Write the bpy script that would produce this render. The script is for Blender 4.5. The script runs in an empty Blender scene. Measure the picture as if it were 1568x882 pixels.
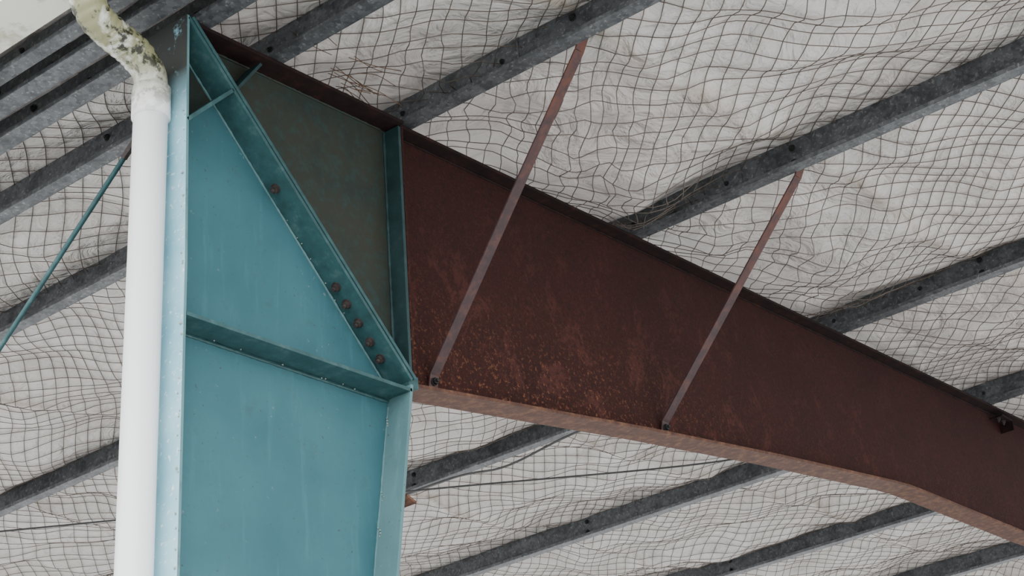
import bpy, bmesh, math, random
from mathutils import Vector, Matrix, noise
random.seed(7)
scene=bpy.context.scene
COL=scene.collection

# ------------------------------------------------------------ materials
def mat(name):
    m=bpy.data.materials.new(name); m.use_nodes=True
    nt=m.node_tree; b=nt.nodes['Principled BSDF']; return m,nt,b
def N(nt,t,**k):
    n=nt.nodes.new(t)
    return n
def coord(nt,scale=(1,1,1)):
    tc=N(nt,'ShaderNodeTexCoord'); mp=N(nt,'ShaderNodeMapping'); mp.inputs['Scale'].default_value=scale
    nt.links.new(tc.outputs['Object'],mp.inputs['Vector']); return mp.outputs['Vector']
def nz(nt,vec,scale,detail=5,rough=.55,dist=0):
    n=N(nt,'ShaderNodeTexNoise'); n.inputs['Scale'].default_value=scale; n.inputs['Detail'].default_value=detail
    n.inputs['Roughness'].default_value=rough; n.inputs['Distortion'].default_value=dist
    nt.links.new(vec,n.inputs['Vector']); return n.outputs['Fac']
def ramp(nt,fac,stops):
    r=N(nt,'ShaderNodeValToRGB'); cr=r.color_ramp
    while len(cr.elements)<len(stops): cr.elements.new(.5)
    for e,(p,c) in zip(cr.elements,stops):
        e.position=p; e.color=(c if len(c)==4 else (*c,1))
    nt.links.new(fac,r.inputs['Fac']); return r.outputs['Color']
def mix(nt,fac,a,b,mode='MIX'):
    n=N(nt,'ShaderNodeMix'); n.data_type='RGBA'; n.blend_type=mode
    for s,v in ((0,fac),(6,a),(7,b)):
        if isinstance(v,(float,int)): n.inputs[s].default_value=v
        elif isinstance(v,tuple): n.inputs[s].default_value=(*v,1) if len(v)==3 else v
        else: nt.links.new(v,n.inputs[s])
    return n.outputs[2]
def mth(nt,op,a,b=None,clamp=False):
    n=N(nt,'ShaderNodeMath'); n.operation=op; n.use_clamp=clamp
    for i,v in enumerate((a,b)):
        if v is None: continue
        if isinstance(v,(float,int)): n.inputs[i].default_value=v
        else: nt.links.new(v,n.inputs[i])
    return n.outputs[0]
def bump(nt,b,h,s=.3,d=.004):
    n=N(nt,'ShaderNodeBump'); n.inputs['Strength'].default_value=s; n.inputs['Distance'].default_value=d
    nt.links.new(h,n.inputs['Height']); nt.links.new(n.outputs[0],b.inputs['Normal'])
def xyz(nt):
    tc=N(nt,'ShaderNodeTexCoord'); s=N(nt,'ShaderNodeSeparateXYZ'); nt.links.new(tc.outputs['Object'],s.inputs[0]); return s.outputs
def W(h): return (h,h,h)

def mat_teal(name,lo,hi,grimeamt=.5,sk=.3):
    m,nt,b=mat(name); v=coord(nt); vs=coord(nt,(6,6,.7))
    base=ramp(nt,nz(nt,v,3,6),[(.3,lo),(.7,hi)])
    streak=ramp(nt,nz(nt,vs,3.5,6,.65),[(.56,W(0)),(.78,W(sk))])
    c=mix(nt,streak,base,tuple(min(1,h*1.8+.015) for h in hi))
    spk=ramp(nt,nz(nt,v,48,4,.65),[(.66,W(0)),(.71,W(.6))])
    patch=ramp(nt,nz(nt,v,2.5,3),[(.45,W(0)),(.60,W(1))])
    c=mix(nt,mth(nt,'MULTIPLY',spk,patch),c,(.30,.36,.35))
    grime=ramp(nt,nz(nt,v,12,8,.7),[(.56,W(0)),(.80,W(grimeamt))])
    c=mix(nt,grime,c,(.04,.06,.05))
    ds=ramp(nt,nz(nt,v,75,3,.6),[(.69,W(0)),(.74,W(.7))])
    c=mix(nt,ds,c,(.05,.045,.035))
    nt.links.new(c,b.inputs['Base Color']); b.inputs['Roughness'].default_value=.68
    b.inputs['Specular IOR Level'].default_value=.25
    bump(nt,b,nz(nt,v,40,6),.15,.002); return m
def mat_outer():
    m,nt,b=mat('skylit_teal_outer_face'); v=coord(nt); s=xyz(nt)
    base=ramp(nt,nz(nt,v,6,6),[(.3,(.20,.44,.53)),(.7,(.36,.62,.70))])  # paler teal: sky light on the outer face painted into the colour
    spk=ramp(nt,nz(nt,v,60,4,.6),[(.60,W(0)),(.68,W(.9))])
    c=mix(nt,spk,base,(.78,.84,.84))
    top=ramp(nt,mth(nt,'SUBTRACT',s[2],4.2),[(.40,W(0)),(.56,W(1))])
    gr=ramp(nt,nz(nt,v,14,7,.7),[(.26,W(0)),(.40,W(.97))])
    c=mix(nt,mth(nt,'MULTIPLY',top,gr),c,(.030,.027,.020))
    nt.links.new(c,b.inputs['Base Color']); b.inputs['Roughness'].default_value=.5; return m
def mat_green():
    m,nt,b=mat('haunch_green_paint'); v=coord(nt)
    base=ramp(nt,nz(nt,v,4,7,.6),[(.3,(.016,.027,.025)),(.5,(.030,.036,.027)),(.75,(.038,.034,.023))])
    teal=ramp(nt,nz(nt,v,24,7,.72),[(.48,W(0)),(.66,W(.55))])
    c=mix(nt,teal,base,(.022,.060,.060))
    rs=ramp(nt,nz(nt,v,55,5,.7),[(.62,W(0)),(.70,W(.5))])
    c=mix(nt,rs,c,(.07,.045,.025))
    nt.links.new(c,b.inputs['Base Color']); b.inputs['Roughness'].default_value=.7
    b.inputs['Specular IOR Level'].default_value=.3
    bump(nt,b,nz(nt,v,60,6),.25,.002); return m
def mat_edge(name,k=1.0):
    m,nt,b=mat(name); v=coord(nt)
    base=ramp(nt,nz(nt,v,18,7,.7),[(.3,(.016*k,.052*k,.054*k)),(.55,(.026*k,.088*k,.094*k)),(.78,(.085*k,.15*k,.145*k))])
    nt.links.new(base,b.inputs['Base Color']); b.inputs['Roughness'].default_value=.6
    bump(nt,b,nz(nt,v,80,5),.3,.002); return m
def mat_rust():
    m,nt,b=mat('red_oxide_rusty_paint'); v=coord(nt); s=xyz(nt)
    base=ramp(nt,nz(nt,v,2.2,6,.6),[(.3,(.026,.0066,.0054)),(.7,(.046,.0110,.0086))])
    gx=ramp(nt,mth(nt,'MULTIPLY',s[0],.2),[(.0,W(.75)),(.12,W(1)),(.42,W(.8)),(.85,W(.15))])
    hz=mth(nt,'SUBTRACT',s[2],mth(nt,'MULTIPLY',s[0],.12))
    gz=ramp(nt,mth(nt,'SUBTRACT',hz,4.0),[(.05,W(1)),(.45,W(.7)),(.88,W(.12))])
    g=mth(nt,'MULTIPLY',gx,gz)
    bl=ramp(nt,nz(nt,v,42,9,.78,.3),[(.45,W(0)),(.58,W(.75))])
    c=mix(nt,mth(nt,'MULTIPLY',bl,g),base,(.080,.021,.014))
    vt=coord(nt,(1.3,1,.9))
    bg=ramp(nt,nz(nt,vt,4.5,10,.76,.4),[(.53,W(0)),(.58,W(.65))])
    c=mix(nt,mth(nt,'MULTIPLY',bg,g),c,(.118,.037,.029))
    dk=ramp(nt,nz(nt,v,42,9,.8),[(.49,W(0)),(.57,W(.75))])
    c=mix(nt,dk,c,(.017,.0068,.0060))
    og=ramp(nt,nz(nt,v,70,6,.75),[(.56,W(0)),(.62,W(.95))])
    gz2=ramp(nt,mth(nt,'SUBTRACT',hz,4.0),[(.0,W(1)),(.20,W(.6)),(.48,W(.05))])
    gx2=ramp(nt,mth(nt,'MULTIPLY',s[0],.2),[(.0,W(.9)),(.22,W(1)),(.45,W(.2))])
    c=mix(nt,mth(nt,'MULTIPLY',og,mth(nt,'MULTIPLY',gx2,gz2)),c,(.30,.12,.055))
    sm=ramp(nt,nz(nt,v,110,5,.7),[(.57,W(0)),(.65,W(.5))])
    c=mix(nt,sm,c,(.10,.031,.018))
    nt.links.new(c,b.inputs['Base Color']); b.inputs['Roughness'].default_value=.8
    b.inputs['Specular IOR Level'].default_value=.22
    bump(nt,b,nz(nt,v,70,9,.78),1.0,.007); return m
def mat_rust2():
    m,nt,b=mat('orange_rust_flange'); v=coord(nt)
    c=ramp(nt,nz(nt,v,28,8,.7),[(.3,(.045,.016,.010)),(.5,(.090,.036,.020)),(.7,(.19,.09,.045))])
    nt.links.new(c,b.inputs['Base Color']); b.inputs['Roughness'].default_value=.8
    bump(nt,b,nz(nt,v,70,8,.7),.5,.003); return m
def mat_shadedrust():
    m,nt,b=mat('shaded_dark_oxide'); v=coord(nt)
    c=ramp(nt,nz(nt,v,20,7,.7),[(.3,(.009,.0048,.0048)),(.55,(.017,.0078,.0074)),(.75,(.055,.018,.012))])  # near-black oxide: shadow along the top flange mixed into the colour
    nt.links.new(c,b.inputs['Base Color']); b.inputs['Roughness'].default_value=.8
    b.inputs['Specular IOR Level'].default_value=.2
    bump(nt,b,nz(nt,v,70,6),.4,.002); return m
def mat_strap():
    m,nt,b=mat('strap_rust'); v=coord(nt); s=xyz(nt)
    c=ramp(nt,nz(nt,v,24,7,.7),[(.3,(.024,.012,.014)),(.5,(.045,.020,.022)),(.72,(.11,.036,.020))])
    up=ramp(nt,mth(nt,'SUBTRACT',s[2],4.2),[(.45,W(0)),(.75,W(.8))])
    og=ramp(nt,nz(nt,v,16,6,.7),[(.40,W(0)),(.6,W(1))])
    c=mix(nt,mth(nt,'MULTIPLY',up,og),c,(.13,.036,.016))
    nt.links.new(c,b.inputs['Base Color']); b.inputs['Roughness'].default_value=.6; return m
def mat_galv():
    m,nt,b=mat('weathered_galvanised_steel'); v=coord(nt)
    vo=N(nt,'ShaderNodeTexVoronoi'); vo.inputs['Scale'].default_value=60; nt.links.new(v,vo.inputs['Vector'])
    base=ramp(nt,nz(nt,v,5,7,.65),[(.3,(.068,.074,.081)),(.7,(.125,.133,.142))])
    c=mix(nt,.45,base,ramp(nt,vo.outputs['Color'],[(0,(.035,.04,.044)),(1,(.25,.265,.28))]))
    sp=ramp(nt,nz(nt,v,80,3,.6),[(.59,W(0)),(.68,W(.6))])
    c=mix(nt,sp,c,(.38,.39,.39))
    dk=ramp(nt,nz(nt,v,9,6,.7),[(.48,W(0)),(.66,W(.65))])
    c=mix(nt,dk,c,(.030,.033,.038))
    nt.links.new(c,b.inputs['Base Color']); b.inputs['Metallic'].default_value=.35; b.inputs['Roughness'].default_value=.42
    bump(nt,b,nz(nt,v,50,6),.2,.002); return m
def mat_foil():
    m,nt,b=mat('white_insulation_facing'); v=coord(nt); s=xyz(nt)
    c=ramp(nt,nz(nt,v,1.3,6,.6),[(.3,(.66,.61,.575)),(.7,(.80,.765,.735))])
    st=ramp(nt,nz(nt,v,.9,5,.7,.8),[(.62,W(0)),(.72,W(.32))])
    c=mix(nt,st,c,(.58,.51,.30))
    dk=ramp(nt,nz(nt,v,7,6,.7),[(.53,W(0)),(.8,W(.33))])
    c=mix(nt,dk,c,(.43,.38,.34))
    wob=mth(nt,'MULTIPLY',mth(nt,'SUBTRACT',nz(nt,v,2.5,5,.6),.5),.22)
    fr=mth(nt,'FRACT',mth(nt,'ADD',mth(nt,'DIVIDE',mth(nt,'ADD',s[1],wob),1.2),10.667))
    dd=mth(nt,'MINIMUM',fr,mth(nt,'SUBTRACT',1.0,fr))
    seam2=ramp(nt,dd,[(0,W(.75)),(.010,W(.5)),(.04,W(0))])
    br=ramp(nt,nz(nt,v,3,6,.7),[(.42,W(.1)),(.6,W(.8))])
    c=mix(nt,mth(nt,'MULTIPLY',seam2,br),c,(.32,.24,.14))
    nt.links.new(c,b.inputs['Base Color']); b.inputs['Roughness'].default_value=.5
    bump(nt,b,nz(nt,v,5,6,.55,1.6),1.0,.07); return m
def mat_plain(name,col,rough=.6,metal=0,var=.25,sc=20,bs=.2):
    m,nt,b=mat(name); v=coord(nt)
    lo=tuple(c*(1-var) for c in col); hi=tuple(min(1,c*(1+var)) for c in col)
    nt.links.new(ramp(nt,nz(nt,v,sc,5,.6),[(.3,lo),(.7,hi)]),b.inputs['Base Color'])
    b.inputs['Roughness'].default_value=rough; b.inputs['Metallic'].default_value=metal
    if bs: bump(nt,b,nz(nt,v,sc*2,5),bs,.002)
    return m
def mat_pvc():
    m,nt,b=mat('white_pvc_mossy'); v=coord(nt); s=xyz(nt)
    z=ramp(nt,mth(nt,'SUBTRACT',s[2],4.2),[(.36,W(0)),(.56,W(1))])
    ms=ramp(nt,nz(nt,v,8,7,.65,.5),[(.38,W(0)),(.52,W(.9))])
    c=mix(nt,mth(nt,'MULTIPLY',z,ms),(.88,.89,.89),(.175,.175,.050))
    m2=ramp(nt,nz(nt,v,18,8,.7),[(.50,W(0)),(.56,W(.97))])
    c=mix(nt,mth(nt,'MULTIPLY',z,m2),c,(.012,.013,.005))
    nt.links.new(c,b.inputs['Base Color']); b.inputs['Roughness'].default_value=.35; return m
def mat_gutter():
    m,nt,b=mat('stained_cream_gutter'); v=coord(nt)
    c=mix(nt,ramp(nt,nz(nt,v,5,7,.7,.6),[(.50,W(0)),(.65,W(.8))]),(.80,.80,.72),(.24,.24,.09))
    nt.links.new(c,b.inputs['Base Color']); b.inputs['Roughness'].default_value=.5; return m
TEAL=mat_teal('teal_paint',(.035,.115,.138),(.054,.160,.186),.5,.25)
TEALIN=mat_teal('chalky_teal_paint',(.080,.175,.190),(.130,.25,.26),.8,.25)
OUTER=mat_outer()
GREEN=mat_green(); EDGE=mat_edge('weathered_teal_edge'); EDGED=mat_edge('dark_teal_plate',.5); RUST=mat_rust(); RUST2=mat_rust2(); DARK=mat_shadedrust()
STRAP=mat_strap(); GALV=mat_galv(); FOIL=mat_foil(); PVC=mat_pvc(); GUT=mat_gutter()
BOLT=mat_plain('rusty_bolt',(.042,.032,.030),.7,.2,.5,60)
DBOLT=mat_plain('dark_bolt',(.02,.02,.02),.6,.3,.4,60)
NET=mat_plain('galvanised_net_wire',(.125,.10,.082),.6,.2,.35,8,0)
CABLE=mat_plain('grey_cable',(.06,.06,.06),.6,0,.3,20,0)
CONC=mat_plain('pale_concrete',(.50,.495,.48),.9,0,.12,1.5,.3)
ROOFM=mat_plain('roof_sheet_steel',(.35,.36,.36),.5,.3,.1,3)
TWIG=mat_plain('dry_twig',(.10,.055,.03),.9,0,.4,30,0)
WHITE=mat_plain('bird_lime',(.32,.36,.33),.9,0,.2,60)

# ------------------------------------------------------------ mesh builder
class B:
    def __init__(s,name,mats,bevel=0):
        s.n=name; s.m=mats; s.bm=bmesh.new(); s.bev=bevel
    def poly_prism(s,pts,y0,y1,mi=0):
        a=[s.bm.verts.new((x,y0,z)) for x,z in pts]; c=[s.bm.verts.new((x,y1,z)) for x,z in pts]
        n=len(pts); fs=[s.bm.faces.new(a),s.bm.faces.new(c[::-1])]
        for i in range(n): fs.append(s.bm.faces.new((a[i],c[i],c[(i+1)%n],a[(i+1)%n])))
        for f in fs: f.material_index=mi
    def plate(s,p,q,t,y0,y1,mi=0,side=1):
        p=Vector(p);q=Vector(q); d=(q-p).normalized(); n=Vector((-d.y,d.x))*t*side
        s.poly_prism([tuple(p),tuple(q),tuple(q+n),tuple(p+n)],y0,y1,mi)
    def box(s,lo,hi,mi=0):
        s.poly_prism([(lo[0],lo[2]),(hi[0],lo[2]),(hi[0],hi[2]),(lo[0],hi[2])],lo[1],hi[1],mi)
    def tube(s,pts,r,seg=8,mi=0,cap=True,smooth=True):
        pts=[Vector(p) for p in pts]; rr=r if isinstance(r,(list,tuple)) else [r]*len(pts)
        t0=(pts[1]-pts[0]).normalized(); up=Vector((0,0,1)) if abs(t0.z)<.9 else Vector((0,1,0))
        u=t0.cross(up).normalized(); rings=[]
        for i,p in enumerate(pts):
            t=(pts[min(i+1,len(pts)-1)]-pts[max(i-1,0)]).normalized()
            u=(u-t*u.dot(t)).normalized(); w=t.cross(u)
            rings.append([s.bm.verts.new(p+(u*math.cos(2*math.pi*k/seg)+w*math.sin(2*math.pi*k/seg))*rr[i]) for k in range(seg)])
        for a,b in zip(rings,rings[1:]):
            for k in range(seg):
                f=s.bm.faces.new((a[k],a[(k+1)%seg],b[(k+1)%seg],b[k])); f.material_index=mi; f.smooth=smooth
        if cap:
            f=s.bm.faces.new(rings[0][::-1]); f.material_index=mi
            f=s.bm.faces.new(rings[-1]); f.material_index=mi
    def bolt(s,p,d,r=.014,h=.010,mi=0,washer=True):
        p=Vector(p); d=Vector(d).normalized()
        if washer: s.tube([p,p+d*.004],r*1.25,14,mi)
        s.tube([p+d*.002,p+d*(.004+h)],r,6,mi,smooth=False)
        s.tube([p+d*.004,p+d*(.004+h*1.8)],r*.5,8,mi)
    def bead(s,pts,r,mi=0):
        pts=[Vector(p) for p in pts]; out=[];rr=[]
        for a,b in zip(pts,pts[1:]):
            n=max(2,int((b-a).length/.012))
            for i in range(n):
                out.append(a.lerp(b,i/n)); rr.append(r*random.uniform(.7,1.25))
        out.append(pts[-1]); rr.append(r); s.tube(out,rr,6,mi)
    def lump(s,p,r,mi=0):
        p=Vector(p); r0=bmesh.ops.create_icosphere(s.bm,subdivisions=1,radius=r)
        for v in r0['verts']:
            v.co=v.co*random.uniform(.6,1.3); v.co+=p
        for f in {f for v in r0['verts'] for f in v.link_faces}: f.material_index=mi
    def done(s,parent=None):
        me=bpy.data.meshes.new(s.n)
        bmesh.ops.recalc_face_normals(s.bm,faces=s.bm.faces[:])
        s.bm.to_mesh(me); s.bm.free()
        for m in s.m: me.materials.append(m)
        o=bpy.data.objects.new(s.n,me); COL.objects.link(o)
        if parent: o.parent=parent
        if s.bev:
            md=o.modifiers.new('bevel','BEVEL'); md.width=s.bev; md.segments=2; md.limit_method='ANGLE'; md.angle_limit=math.radians(50)
        return o
def arc(pts,n=8):
    P=[Vector(p) for p in pts]; P=[P[0]*2-P[1]]+P+[P[-1]*2-P[-2]]; out=[]
    for i in range(1,len(P)-2):
        for k in range(n):
            s=k/n; a,b_,c_,e=P[i-1:i+3]
            out.append(.5*((2*b_)+(-a+c_)*s+(2*a-5*b_+4*c_-e)*s*s+(-a+3*b_-3*c_+e)*s**3))
    out.append(P[-2]); return out

SL=.058
def ztop(x): return 5.003+SL*(x-.035)      # top of rafter / underside of purlins
PD=.14

frame=bpy.data.objects.new('steel_portal_frame',None); COL.objects.link(frame)
# ------------------------------------------------------------ column
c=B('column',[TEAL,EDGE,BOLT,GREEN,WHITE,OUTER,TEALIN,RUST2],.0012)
t=.012
xi=lambda z: .0-(4.0-z)*.164              # inner flange taper
xo=lambda z: -.952-max(0,4.1-z)*.018      # outer flange, slight taper below the knee
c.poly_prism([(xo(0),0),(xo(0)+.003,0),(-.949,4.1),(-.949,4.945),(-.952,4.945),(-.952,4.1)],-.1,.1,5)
c.poly_prism([(xo(0)+.003,0),(xo(0)+.012,0),(-.940,4.1),(-.940,4.945),(-.949,4.945),(-.949,4.1)],-.1,.1,6)
c.poly_prism([(xi(0)-t,0),(xi(0),0),(-.0,4.0),(-t,4.0)],-.1,.1,6)
c.poly_prism([(-.940,4.1),(xo(0)+.012,0),(xi(0)-t,0),(-t,4.0),(-.012,4.02),(-.763,4.762),(-.940,4.576)],-.005,.005,0)
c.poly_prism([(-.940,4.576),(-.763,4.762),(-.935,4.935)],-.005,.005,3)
c.plate((-.938,4.943),(.0,4.022),.012,-.1,.1,1,-1)
c.plate((-.941,3.935),(-.006,3.975),.012,-.1,-.005,1,1)
c.plate((-.941,3.935),(-.006,3.975),.012,.005,.1,0,1)
c.plate((-.940,4.57),(-.757,4.755),.012,-.1,-.005,1,1)
c.plate((-.940,4.57),(-.757,4.755),.012,.005,.1,1,1)
c.box((xo(0),-.13,0),(-.60,.13,.02),0)
nrm=Vector((-.7006,0,-.7135))
for x,z in ((-.55,4.51),(-.30,4.25),(-.25,4.21),(-.20,4.16),(-.15,4.11),(-.11,4.06)):
    tt=((x+.938)*.94-(z-4.943)*.923)/(.94**2+.923**2)
    bx=-.938+.94*tt; bz=4.943-.923*tt
    for y in (-.042,.042):
        c.bolt((bx-.7006*.012,y,bz-.7135*.012),nrm,.013,.012,2)
c.bead([(-.934,-.007,3.928),(-.02,-.007,3.966)],.005,1)
c.bead([(-.020,-.007,3.95),(xi(2.4)-t,-.007,2.4)],.004,6)
c.bead([(-.925,-.007,4.915),(-.02,-.007,4.012)],.004,6)
for z in (3.88,3.62,3.50):
    for k in range(4): c.lump((xi(z)-t-.001,-.010-random.random()*.014,z+k*.009),.002+random.random()*.002,4)
for k in range(7):
    x=-.85+.8*random.random(); c.lump((x,-.012-random.random()*.012,3.930+.043*(x+.94)),.0028,4)
for k in range(30):
    z=3.1+1.6*random.random(); c.lump((xo(z)-.001,-.098+random.random()*.012,z),.002+random.random()*.003,4)
for k in range(9):
    q=random.random(); c.lump((-.92+.9*q,-.010-random.random()*.005,4.910-.89*q),.0025,4)
c.plate((-.056,3.615),(-.015,3.60),.008,-.10,-.05,7,1)
c.done(frame)

# ------------------------------------------------------------ haunch
h=B('knee_haunch',[GREEN,EDGE,DARK,EDGED],.0012)
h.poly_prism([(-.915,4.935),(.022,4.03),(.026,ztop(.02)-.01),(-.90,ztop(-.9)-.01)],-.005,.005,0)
h.plate((-.930,4.943),(.010,4.022),.012,-.1,.1,1,1)
h.plate((-.93,ztop(-.93)),(.036,ztop(.036)),.012,-.085,.085,2,-1)
h.poly_prism([(.020,4.035),(.033,4.03),(.035,4.985),(.022,4.985)],-.070,.070,3)
h.plate((-.735,4.765),(-.61,4.935),.010,-.07,-.005,3,1)
h.bead([(.018,-.008,4.06),(.018,-.008,4.98)],.006,3)
h.bead([(-.87,-.008,4.935),(.0,-.008,4.985)],.004,0)
h.poly_prism([(-.006,4.0),(.036,3.998),(.036,4.04),(-.012,4.035)],-.09,.09,1)
h.done(frame)

# ------------------------------------------------------------ rafter
r=B('rafter',[RUST,RUST2,DARK,BOLT],.0012)
bot=[(.038,4.022),(.70,4.128),(1.391,4.240),(2.344,4.383),(3.35,4.520),(3.50,4.537),(3.66,4.545),(4.78,4.590),(11.0,4.95)]
XE=11.0
r.poly_prism([(.038,4.03)]+[(x,z+.006) for x,z in bot[1:]]+[(XE,ztop(XE)-.006),(.038,ztop(.038)-.006)],-.005,.005,0)
for a,b_ in zip(bot,bot[1:]): r.plate(a,b_,.012,-.058,.058,1,1)
r.plate((.038,ztop(.038)),(XE,ztop(XE)),.012,-.062,.062,2,-1)
r.poly_prism([(.037,4.03),(.047,4.03),(.047,4.990),(.037,4.990)],-.070,.070,0)
r.bead([(.052,-.008,ztop(.05)-.016),(4.75,-.008,ztop(4.75)-.016)],.004,2)
r.box((4.68,-.08,ztop(4.66)-.050),(4.80,-.005,ztop(4.66)-.042),2)
r.box((4.795,-.08,ztop(4.66)-.10),(4.80,-.005,ztop(4.66)-.042),2)
for k in range(2): r.bolt((4.70+.06*k,-.045,ztop(4.7)-.051),(0,0,-1),.011,.01,3)
r.done(frame)

# ------------------------------------------------------------ fly braces
def brace(x0,z0,x1,sy=-1):
    bz=ztop(x1)
    b=B('fly_brace',[STRAP,DBOLT],.0008); w=.021
    P=[Vector((x0,sy*.012,z0)),Vector((x0,sy*.022,z0+.045)),Vector((x1,sy*.775,bz-.012)),Vector((x1,sy*.80,bz+.035))]
    for a,c_ in zip(P,P[1:]):
        d=(c_-a).normalized(); u=(Vector((1,0,0))-d*d.x).normalized(); n=d.cross(u)*.003
        vs=[b.bm.verts.new(p+s1*u*w+s2*n) for p in (a,c_) for s1,s2 in ((-1,-1),(1,-1),(1,1),(-1,1))]
        for q in ((0,1,2,3),(7,6,5,4),(0,4,5,1),(1,5,6,2),(2,6,7,3),(3,7,4,0)): b.bm.faces.new([vs[i] for i in q])
    b.bolt(P[0]+Vector((0,sy*.006,.022)),(0,sy,0),.012,.01,1)
    b.done()
brace(.195,4.075,.125); brace(1.545,4.285,1.49); brace(3.09,4.50,3.05,1)

# ------------------------------------------------------------ purlins
Y0,Y1=-3.0,7.0
def purlin(x,name='roof_purlin',depth=PD,fl=.055):
    b=B(name,[GALV,DBOLT],.0012); z=ztop(x)+.001; t=.0035
    x0=x-fl
    b.box((x-t,Y0,z),(x,Y1,z+depth))
    b.box((x0,Y0,z),(x-t,Y1,z+t))
    b.box((x0,Y0,z+t),(x0+t,Y1,z+.018))
    b.box((x,Y0,z+depth-t),(x+fl,Y1,z+depth))
    b.box((x-t*2,-.55,z+.024),(x-t,.55,z+depth-.012))
    for y in (-.78,.78,2.6,4.2,-2.3):
        for dz in (.042,.105): b.bolt((x-t,y,z+dz),(-1,0,0),.011,.006,1)
    for y in (-.48,-.03,.48): b.bolt((x-2*t,y,z+.075),(-1,0,0),.008,.005,1)
    b.done()
for x in (.105,1.475,3.065,4.62,6.20,7.74,9.27,10.8): purlin(x)
purlin(-.53)
purlin(-.84,'eaves_purlin',.18,.07)
purlin(-.985,'eaves_purlin',.17,.07)
purlin(-1.11,'eaves_purlin',.11,.05)

# ------------------------------------------------------------ insulation + net
PX=[-1.3,-.84,-.53,.105,1.475,3.065,4.62,6.20,7.74,9.27,10.8,12.4]
def sag(x):
    for a,b_ in zip(PX,PX[1:]):
        if a<=x<=b_:
            s=(x-a)/(b_-a); L=(b_-a)
            return max(0,math.sin(math.pi*s))**.7*.065*min(1,L/1.5)
    return 0
def zins(x,y):
    e=min(1,sag(x)/.03)
    n=noise.noise(Vector((x*1.7,y*1.3,1.7)))*.075+noise.noise(Vector((x*3.7+5,y*3.1,4.2)))*.038
    n+=(abs(noise.noise(Vector(((x+y)*2.6,(x-y)*1.4,9))))-.2)*.05
    n+=noise.noise(Vector(((x+y)*7,(x-y)*3.2,9)))*.010
    ys=((y+.8)/1.2+10)%1.0; ys=min(ys,1-ys)*1.2
    n-=.024*math.exp(-(ys/.05)**2)
    return min(ztop(x)+PD+.03*e+.002, ztop(x)+PD+.002-sag(x)+n*e-.008*e)
b=B('roof_insulation',[FOIL]); st=.04
nx=int((12.0+1.25)/st); ny=int((Y1-Y0)/st)
g=[[b.bm.verts.new((-1.25+i*st,Y0+j*st,max(zins(-1.25+i*st,Y0+j*st),ztop(-1.25+i*st)+.02))) for j in range(ny+1)] for i in range(nx+1)]
for i in range(nx):
    for j in range(ny):
        f=b.bm.faces.new((g[i][j],g[i+1][j],g[i+1][j+1],g[i][j+1])); f.smooth=True
b.done()
b=B('roof_cladding',[ROOFM]); n=0; rows=[]
yy=Y0-.05
while yy<Y1+.05:
    ph=(n%4); dz=(0,0,.03,.03)[ph]
    rows.append((yy,dz)); yy+=(.10,.02,.05,.02)[ph]; n+=1
pv=None
for y,dz in rows:
    a=b.bm.verts.new((-1.29,y,ztop(-1.29)+.20+dz)); c2=b.bm.verts.new((12.1,y,ztop(12.1)+.20+dz))
    if pv: b.bm.faces.new((pv[0],pv[1],c2,a))
    pv=(a,c2)
b.done()

def loose(x,y):
    g1=math.exp(-((y+.30)/.28)**2)*max(0,min(1,(x+.4)*2))*max(0,min(1,(3.6-x)))
    g2=math.exp(-((y-1.6)/.5)**2)*math.exp(-((x-2.2)/.5)**2)
    g3=max(0,noise.noise(Vector((x*.8,y*.8,77)))-.2)*1.2
    return min(1,max(g1,.6*g2,g3))
nb=B('wire_netting',[NET])
def netline(kind,k):
    A,Bs=.062,.080
    pts=[]; s=-14
    while s<14:
        if kind==0: u,v=s,k*A
        else: u,v=k*Bs,s
        x=(u+v)*.7071; y=(u-v)*.7071
        wx=noise.noise(Vector((x*.9,y*.9,20)))*.13+noise.noise(Vector((x*3,y*3,33)))*.026
        wy=noise.noise(Vector((x*.9,y*.9,40)))*.13+noise.noise(Vector((x*3,y*3,53)))*.026
        lo=loose(x,y)
        wx+=lo*noise.noise(Vector((x*8,y*8,3)))*.055; wy+=lo*noise.noise(Vector((x*8,y*8,7)))*.055
        x+=wx;y+=wy
        if -.80<x<11.8 and Y0+.02<y<Y1-.02:
            pts.append((x,y,zins(x,y)-.007-lo*.075))
        else:
            if len(pts)>2: nb.tube(pts,.0020,3,0,False)
            pts=[]
        s+=.045
    if len(pts)>2: nb.tube(pts,.0020,3,0,False)
for k in range(-180,181): netline(0,k)
for k in range(-138,139): netline(1,k)
nb.done()

# ------------------------------------------------------------ downpipe & gutter
d=B('downpipe',[PVC])
px,py=-1.0075,-.01
d.tube([(px-.018*4.7,py,.0),(px,py,4.64)],.051,40)
d.tube([(px,py,4.585),(px,py,4.588),(px,py,4.69),(px,py,4.693)],[.051,.0575,.0575,.051],40)
neck=arc([(-1.255,py,4.953),(-1.255,py,4.93),(-1.252,py,4.885),(-1.215,py,4.838),(-1.15,py,4.812),(-1.075,py,4.790),(-1.020,py,4.745),(px,py,4.69),(px,py,4.66)],16)
rad=[]; acc=0
for i,p in enumerate(neck):
    if i: acc+=(p-neck[i-1]).length
    rad.append(.050+(.0030*abs(math.sin(acc/.024*math.pi)) if .06<acc<.31 else 0))
d.tube(neck,rad,40)
d.tube([(-1.255,py,4.91),(-1.255,py,4.913),(-1.255,py,4.953)],[.050,.057,.057],40)
d.done()
gq=B('eaves_gutter',[GUT],.003)
G0,G1=-3.1,7.1; gx0,gx1,gz=-1.37,-1.205,4.955
gq.box((gx0,G0,gz),(gx1,G1,gz+.003)); gq.box((gx0,G0,gz),(gx0+.003,G1,gz+.11)); gq.box((gx1-.003,G0,gz),(gx1,G1,gz+.13))
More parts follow.
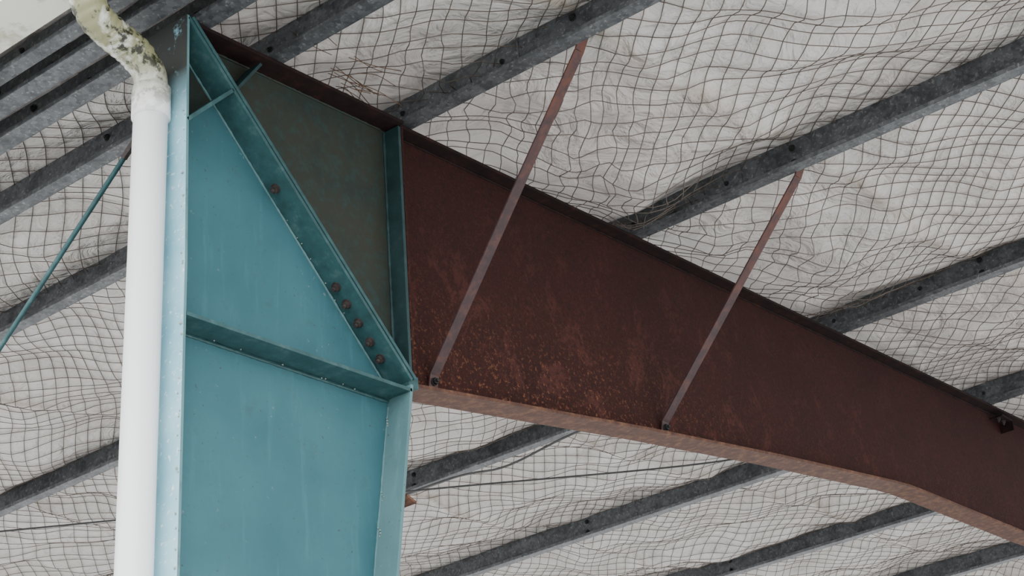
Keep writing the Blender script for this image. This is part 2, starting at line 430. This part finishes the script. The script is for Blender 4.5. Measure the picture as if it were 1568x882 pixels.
gq.box((gx0-.012,G0,gz+.10),(gx0+.003,G1,gz+.112)); gq.box((gx0,G0,gz),(gx1,G0+.003,gz+.11)); gq.box((gx0,G1-.003,gz),(gx1,G1,gz+.11))
for y in (-2.4,-1.4,-.5,.5,1.4,2.4,3.4,4.4): gq.box((gx1-.001,y,gz+.06),(-1.162,y+.03,gz+.066))
gq.done()

# ------------------------------------------------------------ bracing rod, cables, twigs
b=B('wall_bracing_rod',[EDGE,BOLT]); b.tube([(-.9,.0,4.79),(-.9,5.9,.27)],.008,10)
b.tube([(-.9,.06,4.745),(-.9,.24,4.607)],.012,6,1,smooth=False); b.done()
b=B('lighting_cable',[CABLE])
b.tube(arc([(3.02,.35,5.168),(3.0,.9,5.161),(3.02,1.5,5.16),(2.98,1.9,5.10),(3.0,2.3,5.155),(3.02,3.2,5.168),(3.02,4.2,5.168)],8),.006,8)
b.done()
b=B('catenary_wire',[CABLE])
b.tube(arc([(4.25,.6,5.22),(3.82,1.18,5.12),(2.89,2.42,5.10),(1.54,4.16,5.05),(.5,5.5,5.02)],8),.005,6); b.done()
b=B('nest_twigs',[TWIG])
for k in range(16):
    p=Vector((-.34+random.gauss(0,.12),-.10+random.gauss(0,.05),5.02+random.random()*.03))
    a=random.uniform(-.5,.6); dv=Vector((math.cos(a),math.sin(a)*.5,random.uniform(-.10,.15)))*random.uniform(.10,.26)
    b.tube(arc([p,p+dv*.5+Vector((0,0,random.uniform(-.015,.02))),p+dv],4),.0016,4)
b.done()

# ------------------------------------------------------------ ground
b=B('ground',[CONC]); b.poly_prism([(-40,-.1),(45,-.1),(45,0),(-40,0)],-40,40); b.done()

# ------------------------------------------------------------ light
w=bpy.data.worlds.new('overcast_sky'); scene.world=w; w.use_nodes=True
nt=w.node_tree; bg=nt.nodes['Background']
tc=N(nt,'ShaderNodeTexCoord'); s=N(nt,'ShaderNodeSeparateXYZ'); nt.links.new(tc.outputs['Generated'],s.inputs[0])
nt.links.new(ramp(nt,s.outputs[2],[(0,(.87,.89,.92)),(.5,(.95,.97,1.0))]),bg.inputs['Color'])
bg.inputs['Strength'].default_value=2.75
sl=bpy.data.lights.new('overcast_sun','SUN'); sl.energy=2.6; sl.angle=math.radians(70); sl.color=(1,.99,.98)
so=bpy.data.objects.new('overcast_sun',sl); COL.objects.link(so)
so.rotation_euler=Vector((1.0,.5,-.8)).to_track_quat('-Z','Y').to_euler(); so.location=(-8,-8,12)

# ------------------------------------------------------------ camera
cd=bpy.data.cameras.new('camera'); cd.sensor_width=36; cd.lens=65.72; cd.clip_start=.05; cd.clip_end=200
co=bpy.data.objects.new('camera',cd); COL.objects.link(co); scene.camera=co
cx=Vector((.6355,-.7688,-.0700)); cz=Vector((-.7080,-.5443,-.4497))
cx.normalize(); cy=cz.cross(cx).normalized(); cz=cx.cross(cy).normalized()
M=Matrix((cx,cy,cz)).transposed().to_4x4(); M.translation=Vector((-4.07,-3.65,1.60)); co.matrix_world=M
